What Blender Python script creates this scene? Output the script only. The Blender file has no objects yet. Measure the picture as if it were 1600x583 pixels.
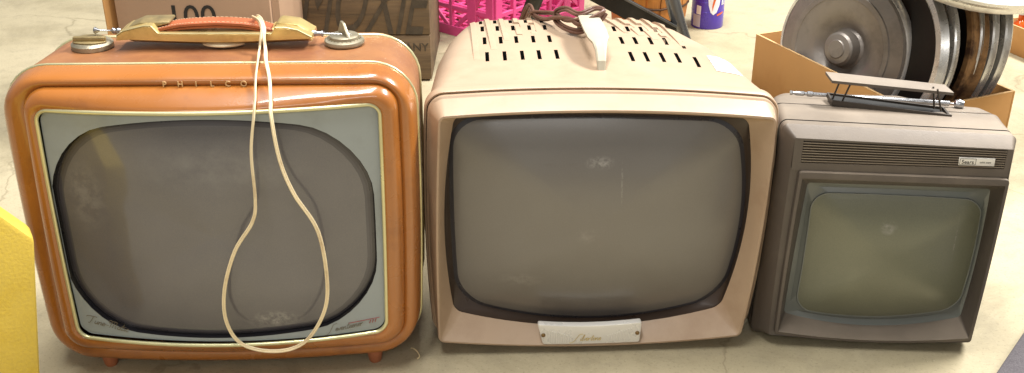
import bpy, bmesh, random
from math import *
from mathutils import Vector, Matrix
random.seed(4)
S = bpy.context.scene
COL = S.collection
R = radians

# ------------------------------------------------------------------ camera
cam = bpy.data.cameras.new('camera')
cam.lens = 37.53; cam.sensor_width = 36; cam.clip_start = .02; cam.clip_end = 60
camo = bpy.data.objects.new('camera', cam); COL.objects.link(camo)
camo.location = (0, 0, .78); camo.rotation_euler = (R(90 - 26), 0, 0)
S.camera = camo

# ------------------------------------------------------------------ light
w = bpy.data.worlds.new('World'); S.world = w; w.use_nodes = True
bg = w.node_tree.nodes['Background']
bg.inputs[0].default_value = (1.0, .985, .95, 1); bg.inputs[1].default_value = .23
def area(name, loc, target, sx, sy, power, color=(1, .985, .955)):
    l = bpy.data.lights.new(name, 'AREA'); l.shape = 'RECTANGLE'; l.size = sx; l.size_y = sy
    l.energy = power; l.color = color
    o = bpy.data.objects.new(name, l); COL.objects.link(o); o.location = loc
    d = Vector(target) - Vector(loc)
    o.rotation_euler = d.to_track_quat('-Z', 'Y').to_euler()
    return o
area('front_fill_lamp', (2.1, 2.2, 2.9), (.2, 1.3, 0), 1.6, .5, 170, (1, .985, .955))
area('front_fill_lamp', (-.3, 1.25, 3.8), (-.1, 1.2, 0), 3.4, .5, 120)
area('front_fill_lamp', (-.3, -3.0, 2.9), (0, 1.2, .2), 3.0, .5, 24)  # unseen lamp added behind the camera for sheen on the screens
S.view_settings.view_transform = 'Standard'; S.view_settings.look = 'None'
S.view_settings.gamma = 1; S.view_settings.exposure = .56

# ------------------------------------------------------------------ materials
def lin(c):
    return tuple(x / 12.92 if x <= .04045 else ((x + .055) / 1.055) ** 2.4 for x in c)
def H(h):
    return lin(tuple(int(h[i:i + 2], 16) / 255 for i in (0, 2, 4)))
MATS = {}
def pm(name, base, rough=.5, metal=0., var=.12, scale=14, bump=.0, bscale=220, coat=0., coatr=.15, cior=1.5, smudge_sheen=(), dirt=None,
       dirt_amt=0., dirt_scale=6, dirt_lo=.5, dirt_hi=.7, dust=0., dustc=(.55, .47, .38), stretch=(1, 1, 1), rvar=.1,
       speck=0., speckc=(.9, .85, .75), trans=0., alpha=1., grain=None, spec=.5):
    if name in MATS: return MATS[name]
    m = bpy.data.materials.new(name); m.use_nodes = True; MATS[name] = m
    nt = m.node_tree; N = nt.nodes; L = nt.links; b = N['Principled BSDF']
    tc = N.new('ShaderNodeTexCoord'); mp = N.new('ShaderNodeMapping'); mp.inputs['Scale'].default_value = stretch
    L.new(tc.outputs['Object'], mp.inputs[0]); V = mp.outputs[0]
    def noise(sc, det=6, ro=.55):
        n = N.new('ShaderNodeTexNoise'); n.inputs['Scale'].default_value = sc; n.inputs['Detail'].default_value = det
        n.inputs['Roughness'].default_value = ro; L.new(V, n.inputs['Vector']); return n.outputs['Fac']
    def mr(x, a, b_, c=0, d=1):
        n = N.new('ShaderNodeMapRange'); L.new(x, n.inputs[0])
        for i, v in enumerate((a, b_, c, d)): n.inputs[i + 1].default_value = v
        return n.outputs[0]
    def mix(f, a, c):
        n = N.new('ShaderNodeMix'); n.data_type = 'RGBA'
        if isinstance(f, float): n.inputs[0].default_value = f
        else: L.new(f, n.inputs[0])
        for i, v in ((6, a), (7, c)):
            if isinstance(v, tuple): n.inputs[i].default_value = (*v[:3], 1)
            else: L.new(v, n.inputs[i])
        return n.outputs[2]
    def mul(x, v):
        n = N.new('ShaderNodeMath'); n.operation = 'MULTIPLY'; L.new(x, n.inputs[0])
        if isinstance(v, (int, float)): n.inputs[1].default_value = v
        else: L.new(v, n.inputs[1])
        return n.outputs[0]
    lo = tuple(c * (1 - var) for c in base[:3]); hi = tuple(min(1, c * (1 + var)) for c in base[:3])
    c = mix(mr(noise(scale), .3, .7), lo, hi)
    if dirt: c = mix(mul(mr(noise(dirt_scale, 8, .65), dirt_lo, dirt_hi), dirt_amt), c, dirt)
    if speck:
        c = mix(mul(mr(noise(bscale * 1.3, 2), .70, .76), speck), c, speckc)
    if grain:
        c = mix(mul(mr(noise(grain[0], 3), .4, .65), grain[1]), c, grain[2])
    for (sx, sz, rx_, rz_, amt, sc, colr) in smudge_sheen:   # handling marks, scratches and a painted pale sheen on the glass
        m2 = N.new('ShaderNodeMapping'); m2.inputs['Location'].default_value = (-sx / rx_, 0, -sz / rz_); m2.inputs['Scale'].default_value = (1 / rx_, 0, 1 / rz_)
        L.new(tc.outputs['Object'], m2.inputs[0]); ln = N.new('ShaderNodeVectorMath'); ln.operation = 'LENGTH'; L.new(m2.outputs[0], ln.inputs[0])
        c = mix(mul(mul(mr(ln.outputs['Value'], .3, 1, 1, 0), mr(noise(sc, 6, .7), .42, .62)), amt), c, colr)
    if dust:
        g = N.new('ShaderNodeNewGeometry'); sp = N.new('ShaderNodeSeparateXYZ'); L.new(g.outputs['Normal'], sp.inputs[0])
        f = mul(mul(mr(sp.outputs[2], .45, 1), mr(noise(9, 8, .6), .25, .7, .35, 1)), dust)
        c = mix(f, c, dustc)
    L.new(c, b.inputs['Base Color'])
    L.new(mr(noise(scale * 1.7), .3, .7, max(.03, rough - rvar), min(1, rough + rvar)), b.inputs['Roughness'])
    b.inputs['Metallic'].default_value = metal
    b.inputs['Specular IOR Level'].default_value = spec
    b.inputs['Coat Weight'].default_value = coat; b.inputs['Coat IOR'].default_value = cior; b.inputs['Coat Roughness'].default_value = coatr
    b.inputs['Transmission Weight'].default_value = trans
    if bump:
        bn = N.new('ShaderNodeBump'); bn.inputs['Strength'].default_value = bump; bn.inputs['Distance'].default_value = .001
        L.new(noise(bscale, 3), bn.inputs['Height']); L.new(bn.outputs[0], b.inputs['Normal'])
    return m

M = dict(
    orange=pm('orange_paint', H('ab6828'), .3, var=.07, scale=9, bump=.06, bscale=500, coat=.8, coatr=.08, cior=1.55, dirt=H('7a441f'), dirt_amt=.6, dirt_scale=14, dirt_lo=.54, dirt_hi=.72, dust=.0),
    orange_top=pm('dusty_orange_paint', H('9c683e'), .45, var=.12, scale=12, bump=.15, bscale=400, coat=.2, coatr=.3, dirt=H('7a4a32'), dirt_amt=.85, dirt_scale=9, dirt_lo=.42, dirt_hi=.65, speck=.6, speckc=H('e0cbb0')),
    foot=pm('terracotta_rubber', H('a86644'), .6, var=.1, bump=.1),
    trim=pm('pale_gold_trim', H('d8d2a4'), .33, metal=.6, var=.12, scale=10),
    gap=pm('dark_gap', H('2a2a20'), .7),
    mask=pm('grey_blue_mask', H('99a0a1'), .42, var=.05, scale=8, coat=.25, coatr=.2, dirt=H('787a70'), dirt_amt=.4, dirt_scale=12),
    tube1=pm('grey_tube_glass', H('514e54'), .46, var=.05, scale=5, coat=1, coatr=.09, cior=1.6, spec=.8, smudge_sheen=((.045, .085, .035, .016, .5, 120, (.42, .40, .36)), (-.155, .245, .03, .05, .2, 60, (.42, .40, .36)), (.0, .285, .11, .035, .22, 10, (.42, .40, .36))), rvar=.03, dirt=H('5e5a5f'), dirt_amt=.6, dirt_scale=5, dirt_lo=.4, dirt_hi=.7, bscale=700, speck=.12, speckc=H('a8a49c'), grain=(900, .25, H('6e6a66'))),  # last mark in the list is a pale glow painted onto the upper glass
    edge1=pm('dark_glass_edge', H('1e1c20'), .2, coat=.6, coatr=.08),
    edge2=pm('mid_glass_edge', H('353236'), .3, coat=.6, coatr=.08), edge3=pm('soft_glass_edge', H('433f44'), .4, coat=.8, coatr=.09), edge4=pm('faint_glass_edge', H('4b484d'), .43, coat=.9, coatr=.09),
    brass=pm('worn_brass', H('d8bd7c'), .34, metal=.6, var=.15, scale=20, bump=.25, bscale=60, dirt=H('9a7a3c'), dirt_amt=.6, dirt_scale=26, rvar=.08),
    dullbrass=pm('tarnished_brass', H('a89468'), .45, metal=.7, var=.15, scale=40, bump=.3, bscale=160, dirt=H('6c6048'), dirt_amt=.7, dirt_scale=40),
    chrome=pm('chrome', H('b0b0b2'), .26, metal=1, var=.05, bump=.05, rvar=.05),
    leather=pm('tan_leather', H('a85a34'), .5, var=.15, scale=50, bump=.5, bscale=500, dirt=H('6e3620'), dirt_amt=.5, dirt_scale=30),
    stitch=pm('pale_thread', H('d8b792'), .8),
    cord=pm('cream_cord', H('ecd9b2'), .45, var=.06, scale=30, dirt=H('b8966a'), dirt_amt=.6, dirt_scale=22),
    knobgrey=pm('grey_metal_dial', H('a39a84'), .42, metal=.55, var=.15, scale=50, bump=.3, bscale=200, dirt=H('6a624e'), dirt_amt=.6, dirt_scale=40),
    lettergold=pm('gold_letters', H('dcb682'), .4, metal=.4),
    script=pm('brown_script_ink', H('6e5f42'), .5), scriptred=pm('red_script_ink', H('9a4038'), .5),
    pink=pm('beige_pink_plastic', H('ae947a'), .42, var=.04, scale=7, bump=.08, bscale=500, coat=.12, coatr=.3, dirt=H('94765c'), dirt_amt=.6, dirt_scale=13, dirt_lo=.50, dirt_hi=.75, dust=.25, dustc=H('cfbba2')),
    pinkedge=pm('tan_plastic_edge', H('c08552'), .45),
    bronze=pm('dark_bronze_mask', H('3d2f25'), .35, var=.1, coat=.2),
    tube2=pm('warm_grey_tube_glass', H('67615a'), .46, var=.04, scale=4, coat=.8, coatr=.2, cior=1.5, spec=.8, smudge_sheen=((.004, .257, .020, .009, .6, 190, (.42, .40, .36)), (-.048, .256, .030, .0022, .6, 90, (.12, .1, .08)), (.030, .232, .0016, .03, .45, 200, (.42, .40, .36)), (-.01, .165, .016, .012, .2, 90, (.42, .40, .36)), (-.088, .100, .03, .012, .2, 90, (.42, .40, .36))), rvar=.03, dirt=H('706d67'), dirt_amt=.6, dirt_scale=4, dirt_lo=.4, dirt_hi=.7, bscale=800, speck=.2, speckc=H('b4ac9c'), grain=(1000, .3, H('76706a'))),
    white=pm('off_white_plastic', H('b4ad98'), .5, var=.05, scale=20, dirt=H('b0a285'), dirt_amt=.5, dirt_scale=25),
    plate=pm('silver_white_plate', H('e6e2da'), .3, metal=.15, var=.04, coat=.6, coatr=.1),
    screw=pm('brass_screw', H('8a6e46'), .4, metal=.8), goldink=pm('faint_gold_ink', H('c8b070'), .4, metal=.3),
    paper=pm('white_label_paper', H('e8ecf2'), .6, var=.02), blueink=pm('blue_ink', H('7f9fd0'), .7), faded=pm('grey_ink', H('9a9a9a'), .7),
    browncord=pm('brown_cord', H('6d4c3c'), .4, var=.12, scale=30, coat=.2),
    brown=pm('brown_grey_plastic', H('5b524a'), .5, var=.05, scale=10, bump=.2, bscale=700, dirt=H('7d7164'), dirt_amt=.45, dirt_scale=9, dirt_lo=.5, dirt_hi=.75, dust=.75, dustc=H('a0917f')),
    brownd=pm('dark_side_plastic', H('3f372f'), .6, var=.08, bump=.2, bscale=600, speck=.2),
    black=pm('black_recess', H('14120f'), .7),
    rib=pm('louvre_rib_plastic', H('857868'), .5, var=.08),
    green=pm('blue_green_mask', H('747771'), .38, var=.06, scale=20, coat=.3, coatr=.2, dirt=H('6b756c'), dirt_amt=.5, dirt_scale=14),
    tube3=pm('olive_tube_glass', H('74745f'), .36, var=.08, scale=6, coat=.5, coatr=.3, cior=1.5, smudge_sheen=((.002, .166, .012, .010, .7, 60, (.42, .40, .36)), (.085, .15, .0012, .035, .5, 200, (.42, .40, .36)), (-.04, .09, .04, .03, .25, 20, (.30, .30, .2))), dirt=H('7c7c66'), dirt_amt=.7, dirt_scale=8, dirt_lo=.4, dirt_hi=.7, bscale=900, grain=(900, .3, H('55594a')), rvar=.04),
    card=pm('cardboard', H('b98a52'), .8, var=.06, scale=6, bump=.1, bscale=300, dirt=H('a4733c'), dirt_amt=.5, dirt_scale=5),
    cardedge=pm('cardboard_edge', H('d2ab78'), .8, var=.1, scale=80),
    cardpale=pm('greyish_cardboard', H('a5866c'), .8, var=.06, scale=5, dirt=H('8b6d55'), dirt_amt=.5),
    ink=pm('black_ink', H('23201d'), .7),
    wood=pm('stained_crate_wood', H('6c573f'), .8, var=.22, scale=10, bump=.4, bscale=120, stretch=(.25, 1, 3), dirt=H('3c3226'), dirt_amt=.8, dirt_scale=8, dirt_lo=.45, dirt_hi=.65, grain=(60, .4, H('776244'))),
    woodink=pm('faded_stencil_ink', H('4a4033'), .85, var=.3, scale=60),
    redwood=pm('reddish_worn_wood', H('8a5444'), .7, var=.25, scale=14, stretch=(5, 1, .4), dirt=H('5a3a28'), dirt_amt=.8, dirt_scale=14),
    magenta=pm('magenta_plastic', H('d64884'), .45, var=.12, scale=8, coat=.15, dirt=H('a02a58'), dirt_amt=.4, dirt_scale=9),
    blackmetal=pm('black_painted_metal', H('171513'), .42, var=.2, dirt=H('4a443c'), dirt_amt=.4, dirt_scale=20),
    steel=pm('grey_steel_tube', H('7c7c7c'), .3, metal=.85, var=.1),
    stave=pm('orange_stave_wood', H('b9762e'), .55, var=.25, scale=10, stretch=(5, 5, .6), bump=.3, bscale=80, dirt=H('7a4416'), dirt_amt=.8, dirt_scale=9, coat=.15),
    wire=pm('rusty_wire', H('4a3220'), .6, metal=.5),
    boardred=pm('red_brown_board', H('5e3018'), .6, var=.2, scale=20),
    violet=pm('violet_can_paint', H('4a2fb0'), .3, var=.05, coat=.4), canwhite=pm('white_can_paint', H('eceaf0'), .35), canorange=pm('orange_can_paint', H('e2692c'), .4),
    cangrey=pm('lilac_grey_label', H('b8b2c4'), .4),
    wheel=pm('dusty_wheel_metal', H('928a82'), .42, metal=.5, var=.12, scale=10, bump=.2, bscale=200, dirt=H('5f5852'), dirt_amt=.7, dirt_scale=9, coat=.1),
    wheelchrome=pm('worn_chrome', H('e4e2de'), .3, metal=.6, var=.08, scale=20, bump=.06, bscale=60, dirt=H('6e6258'), dirt_amt=.45, dirt_scale=18, dirt_lo=.52),
    rust=pm('rusty_steel', H('94704a'), .75, metal=.25, var=.25, scale=30, bump=.6, bscale=160, dirt=H('3c2418'), dirt_amt=.9, dirt_scale=26, dirt_lo=.45, dirt_hi=.6, stretch=(1, 1, 1)),
    darkwheel=pm('blackened_wheel_metal', H('26221f'), .5, metal=.5, var=.2),
    yellow=pm('yellow_fibre', H('cdb048'), .7, var=.07, scale=14, bump=.5, bscale=260, dirt=H('c09a10'), dirt_amt=.6, dirt_scale=12, grain=(300, .3, H('e2c43a'))),
    slate=pm('dark_slate_cloth', H('4c474a'), .8, var=.1, scale=60, bump=.6, bscale=600, grain=(500, .5, H('655f62'))),
    redglass=pm('red_brown_glass', H('5e1d0e'), .12, var=.3, coat=.6), capwhite=pm('white_cap', H('dcdccf'), .5), orangeglass=pm('orange_glass', H('d2571a'), .15),
    twig=pm('pale_twist', H('e6d3a4'), .6),
)

def floor_mat():
    m = bpy.data.materials.new('stained_concrete'); m.use_nodes = True; nt = m.node_tree; N = nt.nodes; L = nt.links
    b = N['Principled BSDF']; tc = N.new('ShaderNodeTexCoord')
    def noise(sc, det=6, ro=.6, dist=0):
        n = N.new('ShaderNodeTexNoise'); n.inputs['Scale'].default_value = sc; n.inputs['Detail'].default_value = det
        n.inputs['Roughness'].default_value = ro; n.inputs['Distortion'].default_value = dist
        L.new(tc.outputs['Object'], n.inputs['Vector']); return n.outputs['Fac']
    def mr(x, a, b_, c=0, d=1):
        n = N.new('ShaderNodeMapRange'); L.new(x, n.inputs[0])
        for i, v in enumerate((a, b_, c, d)): n.inputs[i + 1].default_value = v
        return n.outputs[0]
    def mix(f, a, c):
        n = N.new('ShaderNodeMix'); n.data_type = 'RGBA'; L.new(f, n.inputs[0])
        for i, v in ((6, a), (7, c)):
            if isinstance(v, tuple): n.inputs[i].default_value = (*v[:3], 1)
            else: L.new(v, n.inputs[i])
        return n.outputs[2]
    c = mix(mr(noise(1.6), .35, .65), H('a79b7d'), H('b7ab8e'))
    c = mix(mr(noise(6, 9, .7, .6), .48, .72, 0, .7), c, H('887d63'))
    c = mix(mr(noise(28, 6, .7), .5, .75, 0, .6), c, H('978d76'))
    c = mix(mr(noise(260, 3, .6), .56, .72, 0, .55), c, H('80785f'))
    c = mix(mr(noise(420, 2), .66, .74, 0, .5), c, H('d9cfb4'))
    # hairline cracks
    v = N.new('ShaderNodeTexVoronoi'); v.feature = 'DISTANCE_TO_EDGE'; v.inputs['Scale'].default_value = 1.3
    dn = N.new('ShaderNodeTexNoise'); dn.inputs['Scale'].default_value = 3; dn.inputs['Detail'].default_value = 6
    L.new(tc.outputs['Object'], dn.inputs['Vector'])
    ad = N.new('ShaderNodeVectorMath'); ad.operation = 'MULTIPLY_ADD'; ad.inputs[1].default_value = (.7, .7, 0)
    L.new(dn.outputs['Color'], ad.inputs[0]); L.new(tc.outputs['Object'], ad.inputs[2]); L.new(ad.outputs[0], v.inputs['Vector'])
    c = mix(mr(v.outputs['Distance'], .0, .006, .45, 0), c, H('6b6048'))
    L.new(c, b.inputs['Base Color']); b.inputs['Roughness'].default_value = .55
    b.inputs['Specular IOR Level'].default_value = .35
    bn = N.new('ShaderNodeBump'); bn.inputs['Strength'].default_value = .35; bn.inputs['Distance'].default_value = .002
    L.new(noise(90, 8, .7), bn.inputs['Height']); L.new(bn.outputs[0], b.inputs['Normal'])
    return m

# ------------------------------------------------------------------ mesh helpers
def link(name, me, parent=None):
    o = bpy.data.objects.new(name, me); COL.objects.link(o)
    if parent: o.parent = parent
    return o
class MB:
    def __init__(s): s.v = []; s.f = []; s.mi = []; s.ms = []
    def add(s, vf, mat=None):
        v, f = vf; k = len(s.v); s.v += [tuple(p) for p in v]; s.f += [tuple(i + k for i in q) for q in f]
        if mat is not None and mat not in s.ms: s.ms.append(mat)
        s.mi += [s.ms.index(mat) if mat is not None else 0] * len(f); return s
    def build(s, name, mat=None, parent=None, angle=35, flip=False):
        me = bpy.data.meshes.new(name); me.from_pydata(s.v, [], s.f)
        for m_ in (s.ms or [mat]): me.materials.append(m_)
        me.polygons.foreach_set('material_index', s.mi)
        bm = bmesh.new(); bm.from_mesh(me); bmesh.ops.recalc_face_normals(bm, faces=bm.faces)
        if flip: bmesh.ops.reverse_faces(bm, faces=bm.faces)
        bm.to_mesh(me); bm.free()
        me.polygons.foreach_set('use_smooth', [True] * len(me.polygons))
        me.set_sharp_from_angle(angle=R(angle))
        return link(name, me, parent)
def one(name, vf, mat, parent=None, angle=35): return MB().add(vf).build(name, mat, parent, angle)
def loft(rings, cap0=False, cap1=False, closed=True):
    v = []; f = []; n = len(rings[0])
    for r in rings: v += [tuple(p) for p in r]
    for k in range(len(rings) - 1):
        for i in range(n if closed else n - 1):
            j = (i + 1) % n; f.append((k * n + i, k * n + j, (k + 1) * n + j, (k + 1) * n + i))
    if cap0: f.append(tuple(range(n)))
    if cap1: f.append(tuple(range((len(rings) - 1) * n, len(rings) * n)))
    return v, f
def box(c, s, bev=.0, seg=2, rot=None):
    bm = bmesh.new(); bmesh.ops.create_cube(bm, size=1)
    for v in bm.verts: v.co = Vector((v.co.x * s[0], v.co.y * s[1], v.co.z * s[2]))
    if bev: bmesh.ops.bevel(bm, geom=list(bm.edges), offset=bev, segments=seg, affect='EDGES', profile=.5)
    m = rot if rot else Matrix.Identity(3)
    v = [tuple(m @ p.co + Vector(c)) for p in bm.verts]; bm.verts.index_update()
    f = [tuple(q.index for q in fc.verts) for fc in bm.faces]; bm.free(); return v, f
def prism(poly, a, b, axis='y', bev=0.):
    """poly in the plane across `axis`, extruded from a to b"""
    def P(p, d):
        return {'y': (p[0], d, p[1]), 'z': (p[0], p[1], d), 'x': (d, p[0], p[1])}[axis]
    bm = bmesh.new(); A = [bm.verts.new(P(p, a)) for p in poly]; B = [bm.verts.new(P(p, b)) for p in poly]
    n = len(poly); bm.faces.new(A); bm.faces.new(B[::-1])
    for i in range(n): bm.faces.new((A[i], B[i], B[(i + 1) % n], A[(i + 1) % n]))
    bmesh.ops.recalc_face_normals(bm, faces=bm.faces)
    if bev: bmesh.ops.bevel(bm, geom=list(bm.edges), offset=bev, segments=2, affect='EDGES', profile=.5)
    bm.verts.index_update(); v = [tuple(p.co) for p in bm.verts]; f = [tuple(q.index for q in fc.verts) for fc in bm.faces]
    bm.free(); return v, f
def smooth_path(P, k=6, closed=False):
    P = [Vector(p) for p in P]; n = len(P); out = []
    g = (lambda i: P[i % n]) if closed else (lambda i: P[max(0, min(n - 1, i))])
    for i in range(n if closed else n - 1):
        a, b, c, d = g(i - 1), g(i), g(i + 1), g(i + 2)
        for j in range(k):
            t = j / k
            out.append(.5 * ((2 * b) + (c - a) * t + (2 * a - 5 * b + 4 * c - d) * t * t + (3 * b - a - 3 * c + d) * t ** 3))
    if not closed: out.append(P[-1])
    return out
def tube(path, r, seg=8, closed=False, flat=None, up=None, caps=True):
    """sweep; r number or list; flat=(ru,rv) oval section with ru along `up`"""
    P = [Vector(p) for p in path]; n = len(P); rings = []
    prev = None
    for i in range(n):
        if closed: t = P[(i + 1) % n] - P[i - 1]
        else: t = P[min(n - 1, i + 1)] - P[max(0, i - 1)]
        t.normalize()
        if up is not None: u = Vector(up)
        else: u = prev if prev is not None else (Vector((0, 0, 1)) if abs(t.z) < .9 else Vector((1, 0, 0)))
        u = u - t * u.dot(t)
        if u.length < 1e-5: u = t.orthogonal()
        u.normalize(); prev = u; v = t.cross(u)
        rr = r[i] if hasattr(r, '__len__') else r
        a_, b_ = (flat if flat else (rr, rr))
        rings.append([P[i] + u * a_ * cos(2 * pi * k / seg) + v * b_ * sin(2 * pi * k / seg) for k in range(seg)])
    if closed: rings.append(rings[0])
    return loft(rings, caps and not closed, caps and not closed)
def lathe(prof, c=(0, 0, 0), axis=(0, 0, 1), n=48, squash=1.):
    A = Vector(axis).normalized(); u = A.orthogonal().normalized(); v = A.cross(u); C = Vector(c)
    rings = [[C + A * h + (u * cos(2 * pi * k / n) + v * sin(2 * pi * k / n)) * max(r, 1e-5) for k in range(n)] for r, h in prof]
    return loft(rings)
def ring(q, r, b=(0, 0, 0, 0), y=0., bow=0., n=24, m=8, inset=0., hw=None):
    """rounded, warped rectangle in the face plane. q=TL,TR,BR,BL (x,z); b=bulge top,right,bottom,left; bow pushes the middle forward"""
    (x0, z0), (x1, z1), (x2, z2), (x3, z3) = q
    if inset:
        i = inset; x0 += i; z0 -= i; x1 -= i; z1 -= i; x2 -= i; z2 += i; x3 += i; z3 += i; r = max(.0008, r - i)
    W = (abs(x1 - x0) + abs(x2 - x3)) / 2; Hh = (abs(z0 - z3) + abs(z1 - z2)) / 2
    cs = [(-W / 2, Hh / 2, 180, 90, 1, -1), (W / 2, Hh / 2, 90, 0, -1, -1), (W / 2, -Hh / 2, 0, -90, -1, 1), (-W / 2, -Hh / 2, -90, -180, 1, 1)]
    pts = []
    for k, (cx, cz, a0, a1, sx, sz) in enumerate(cs):
        for i in range(m + 1):
            a = R(a0 + (a1 - a0) * i / m); pts.append((cx + sx * r + r * cos(a), cz + sz * r + r * sin(a)))
        nx = cs[(k + 1) % 4]; e0 = pts[-1]; a = R(nx[2]); e1 = (nx[0] + nx[4] * r + r * cos(a), nx[1] + nx[5] * r + r * sin(a))
        for i in range(1, n): t = i / n; pts.append((e0[0] + (e1[0] - e0[0]) * t, e0[1] + (e1[1] - e0[1]) * t))
    out = []
    for x, z in pts:
        s = 2 * x / W; t = 2 * z / Hh
        X = ((1 - s) * (1 + t) * x0 + (1 + s) * (1 + t) * x1 + (1 + s) * (1 - t) * x2 + (1 - s) * (1 - t) * x3) / 4
        Z = ((1 - s) * (1 + t) * z0 + (1 + s) * (1 + t) * z1 + (1 + s) * (1 - t) * z2 + (1 - s) * (1 - t) * z3) / 4
        Z += t * (b[0] if t > 0 else b[2]) * (1 - s * s); X += s * (b[1] if s > 0 else b[3]) * (1 - t * t)
        out.append(Vector((X, y - bow * (1 - min(1, s * s)), Z)))
    return out
def lerp(A, B, t, y=None, dy=0.):
    o = [a.lerp(b, t) for a, b in zip(A, B)]
    if y is not None: o = [Vector((p.x, y, p.z)) for p in o]
    return [p + Vector((0, dy, 0)) for p in o]
def dome(Rg, depth, steps=10, p=2.2, c=None):
    """convex glass: shrink ring to its middle while it comes forward by depth"""
    C = sum(Rg, Vector()) / len(Rg)
    if c: C = Vector((c[0], C.y, c[1]))
    rings = []
    for k in range(steps + 1):
        t = 1 - k / steps * .985
        rings.append([Vector((C.x + (q.x - C.x) * t, q.y * t + C.y * (1 - t) - depth * (1 - t ** p), C.z + (q.z - C.z) * t)) for q in Rg])
    return loft(rings, cap1=True)
def text_vf(s, size, ext=.0004, shear=0., offset=0., align='CENTER', spacing=1.):
    cu = bpy.data.curves.new('t', 'FONT'); cu.body = s; cu.size = size; cu.extrude = ext; cu.shear = shear; cu.offset = offset
    cu.align_x = align; cu.space_character = spacing; cu.resolution_u = 4
    o = bpy.data.objects.new('t', cu); COL.objects.link(o)
    me = bpy.data.meshes.new_from_object(o.evaluated_get(bpy.context.evaluated_depsgraph_get()))
    v = [tuple(p.co) for p in me.vertices]; f = [tuple(p.vertices) for p in me.polygons]
    bpy.data.objects.remove(o); bpy.data.curves.remove(cu); bpy.data.meshes.remove(me)
    return v, f
def upright(vf, loc, rot=0., tilt=0., yfun=None):
    """put flat text (xy) on a vertical face (xz) looking towards -y"""
    c, s = cos(rot), sin(rot); v = []
    for x, y, z in vf[0]:
        X = c * x - s * y; Z = s * x + c * y; p = [X + loc[0], loc[1] - z + Z * tilt, Z + loc[2]]
        if yfun: p[1] = yfun(p[0], p[2]) - z
        v.append(tuple(p))
    return v, vf[1]
def empty(name, label, cat, loc=(0, 0, 0), rz=0., group=None):
    o = bpy.data.objects.new(name, None); COL.objects.link(o); o.empty_display_size = .05
    o.location = loc; o.rotation_euler = (0, 0, rz); tag(o, label, cat, group); return o
def tag(o, label, cat, group=None):
    o['label'] = label; o['category'] = cat
    if group: o['group'] = group
    return o

# cursive strokes for the little script badges: unit height letters, strokes of points
def arc(cx, cy, rx, ry, a0, a1, k=8): return [(cx + rx * cos(R(a0 + (a1 - a0) * i / k)), cy + ry * sin(R(a0 + (a1 - a0) * i / k))) for i in range(k + 1)]
GL = {
    'T': (.75, [[(-.5, .75), (-.3, .95), (.1, .98), (.75, 1.0)], [(.35, 1.0), (.28, .5), (.2, 0), (.02, -.05)]]),
    'M': (1.0, [arc(-.05, .85, .18, .2, 300, 90), [(-.05, 1.05), (.15, .9), (.1, 0)], [(.15, .9), (.45, .95), (.4, 0)], [(.45, .95), (.75, .9), (.72, .1), (.9, 0)]]),
    'S': (.8, [[(.9, 1.15), (.45, 1.1), (.3, .8), (.1, .2), (-.15, -.2), (-.6, -.35)]]),
    'u': (.45, [[(0, .4), (.02, .05), (.18, 0), (.3, .2), (.32, .4)], [(.32, .4), (.32, .05), (.45, .05)]]),
    'n': (.45, [[(0, .4), (.04, 0)], [(.04, .2), (.2, .42), (.3, .3), (.3, .02), (.45, .05)]]),
    'e': (.36, [[(.02, .2), (.28, .25), (.22, .42), (.05, .35), (.02, .1), (.16, 0), (.36, .08)]]),
    'v': (.36, [[(0, .4), (.12, 0), (.3, .4), (.38, .35)]]),
    't': (.34, [[(.18, .9), (.1, .08), (.2, 0), (.34, .06)], [(-.02, .55), (.36, .58)]]),
    'a': (.44, [arc(.18, .2, .17, .2, 20, 380, 12), [(.35, .4), (.33, .05), (.45, .03)]]),
    'i': (.24, [[(.05, .4), (.08, .03), (.24, .06)], [(.12, .55), (.13, .6)]]),
    'c': (.36, [arc(.2, .2, .18, .2, 50, 320)]), 'r': (.34, [[(0, .4), (.04, 0)], [(.04, .25), (.2, .42), (.32, .36)]]),
    'l': (.26, [[(.04, .2), (.2, .9), (.1, .95), (.06, .05), (.26, .05)]]), 'o': (.4, [arc(.18, .2, .17, .2, 90, 450, 12), [(.2, .4), (.4, .35)]]),
    's': (.3, [[(.25, .38), (.08, .35), (.2, .15), (.02, .02), (.28, .06)]]), '-': (.5, [[(.0, .25), (.4, .25)]]), ' ': (.4, []),
}
def script(s, h, th, loc, rot=0., slant=.25, yfun=None):
    mb = MB(); x = 0; c, sn = cos(rot), sin(rot)
    for ch in s:
        wd, st = GL[ch]
        for q in st:
            pts = []
            for a, b in q:
                X = (x + a + b * slant) * h; Z = b * h; X, Z = c * X - sn * Z + loc[0], sn * X + c * Z + loc[2]
                pts.append((X, yfun(X, Z) if yfun else loc[1], Z))
            mb.add(tube(smooth_path(pts, 3), th, 5))
        x += wd
    return mb

def screen(rg, depth, p, mat, e1, e2, parent, n1=.962, n2=.93):
    C = sum(rg, Vector()) / len(rg)
    def rr(t): return [Vector((C.x + (q.x - C.x) * t, q.y * t + C.y * (1 - t) - depth * (1 - t ** p), C.z + (q.z - C.z) * t)) for q in rg]
    ts = [n2 * (1 - k / 14) for k in range(0, 14)] + [.012]
    mb = MB().add(loft([rr(t) for t in ts], cap1=True), M[mat])
    if e1 == 'edge1':   # the phosphor stops short of the glass rim
        for t0, t1, mm in ((1, .982, 'edge1'), (.982, .966, 'edge2'), (.966, .950, 'edge3'), (.950, n2, 'edge4')): mb.add(loft([rr(t0), rr(t1)]), M[mm])
    else: mb.add(loft([rr(1), rr(n2)]), M[e1])
    return mb.build('screen', None, parent, 80)
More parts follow.
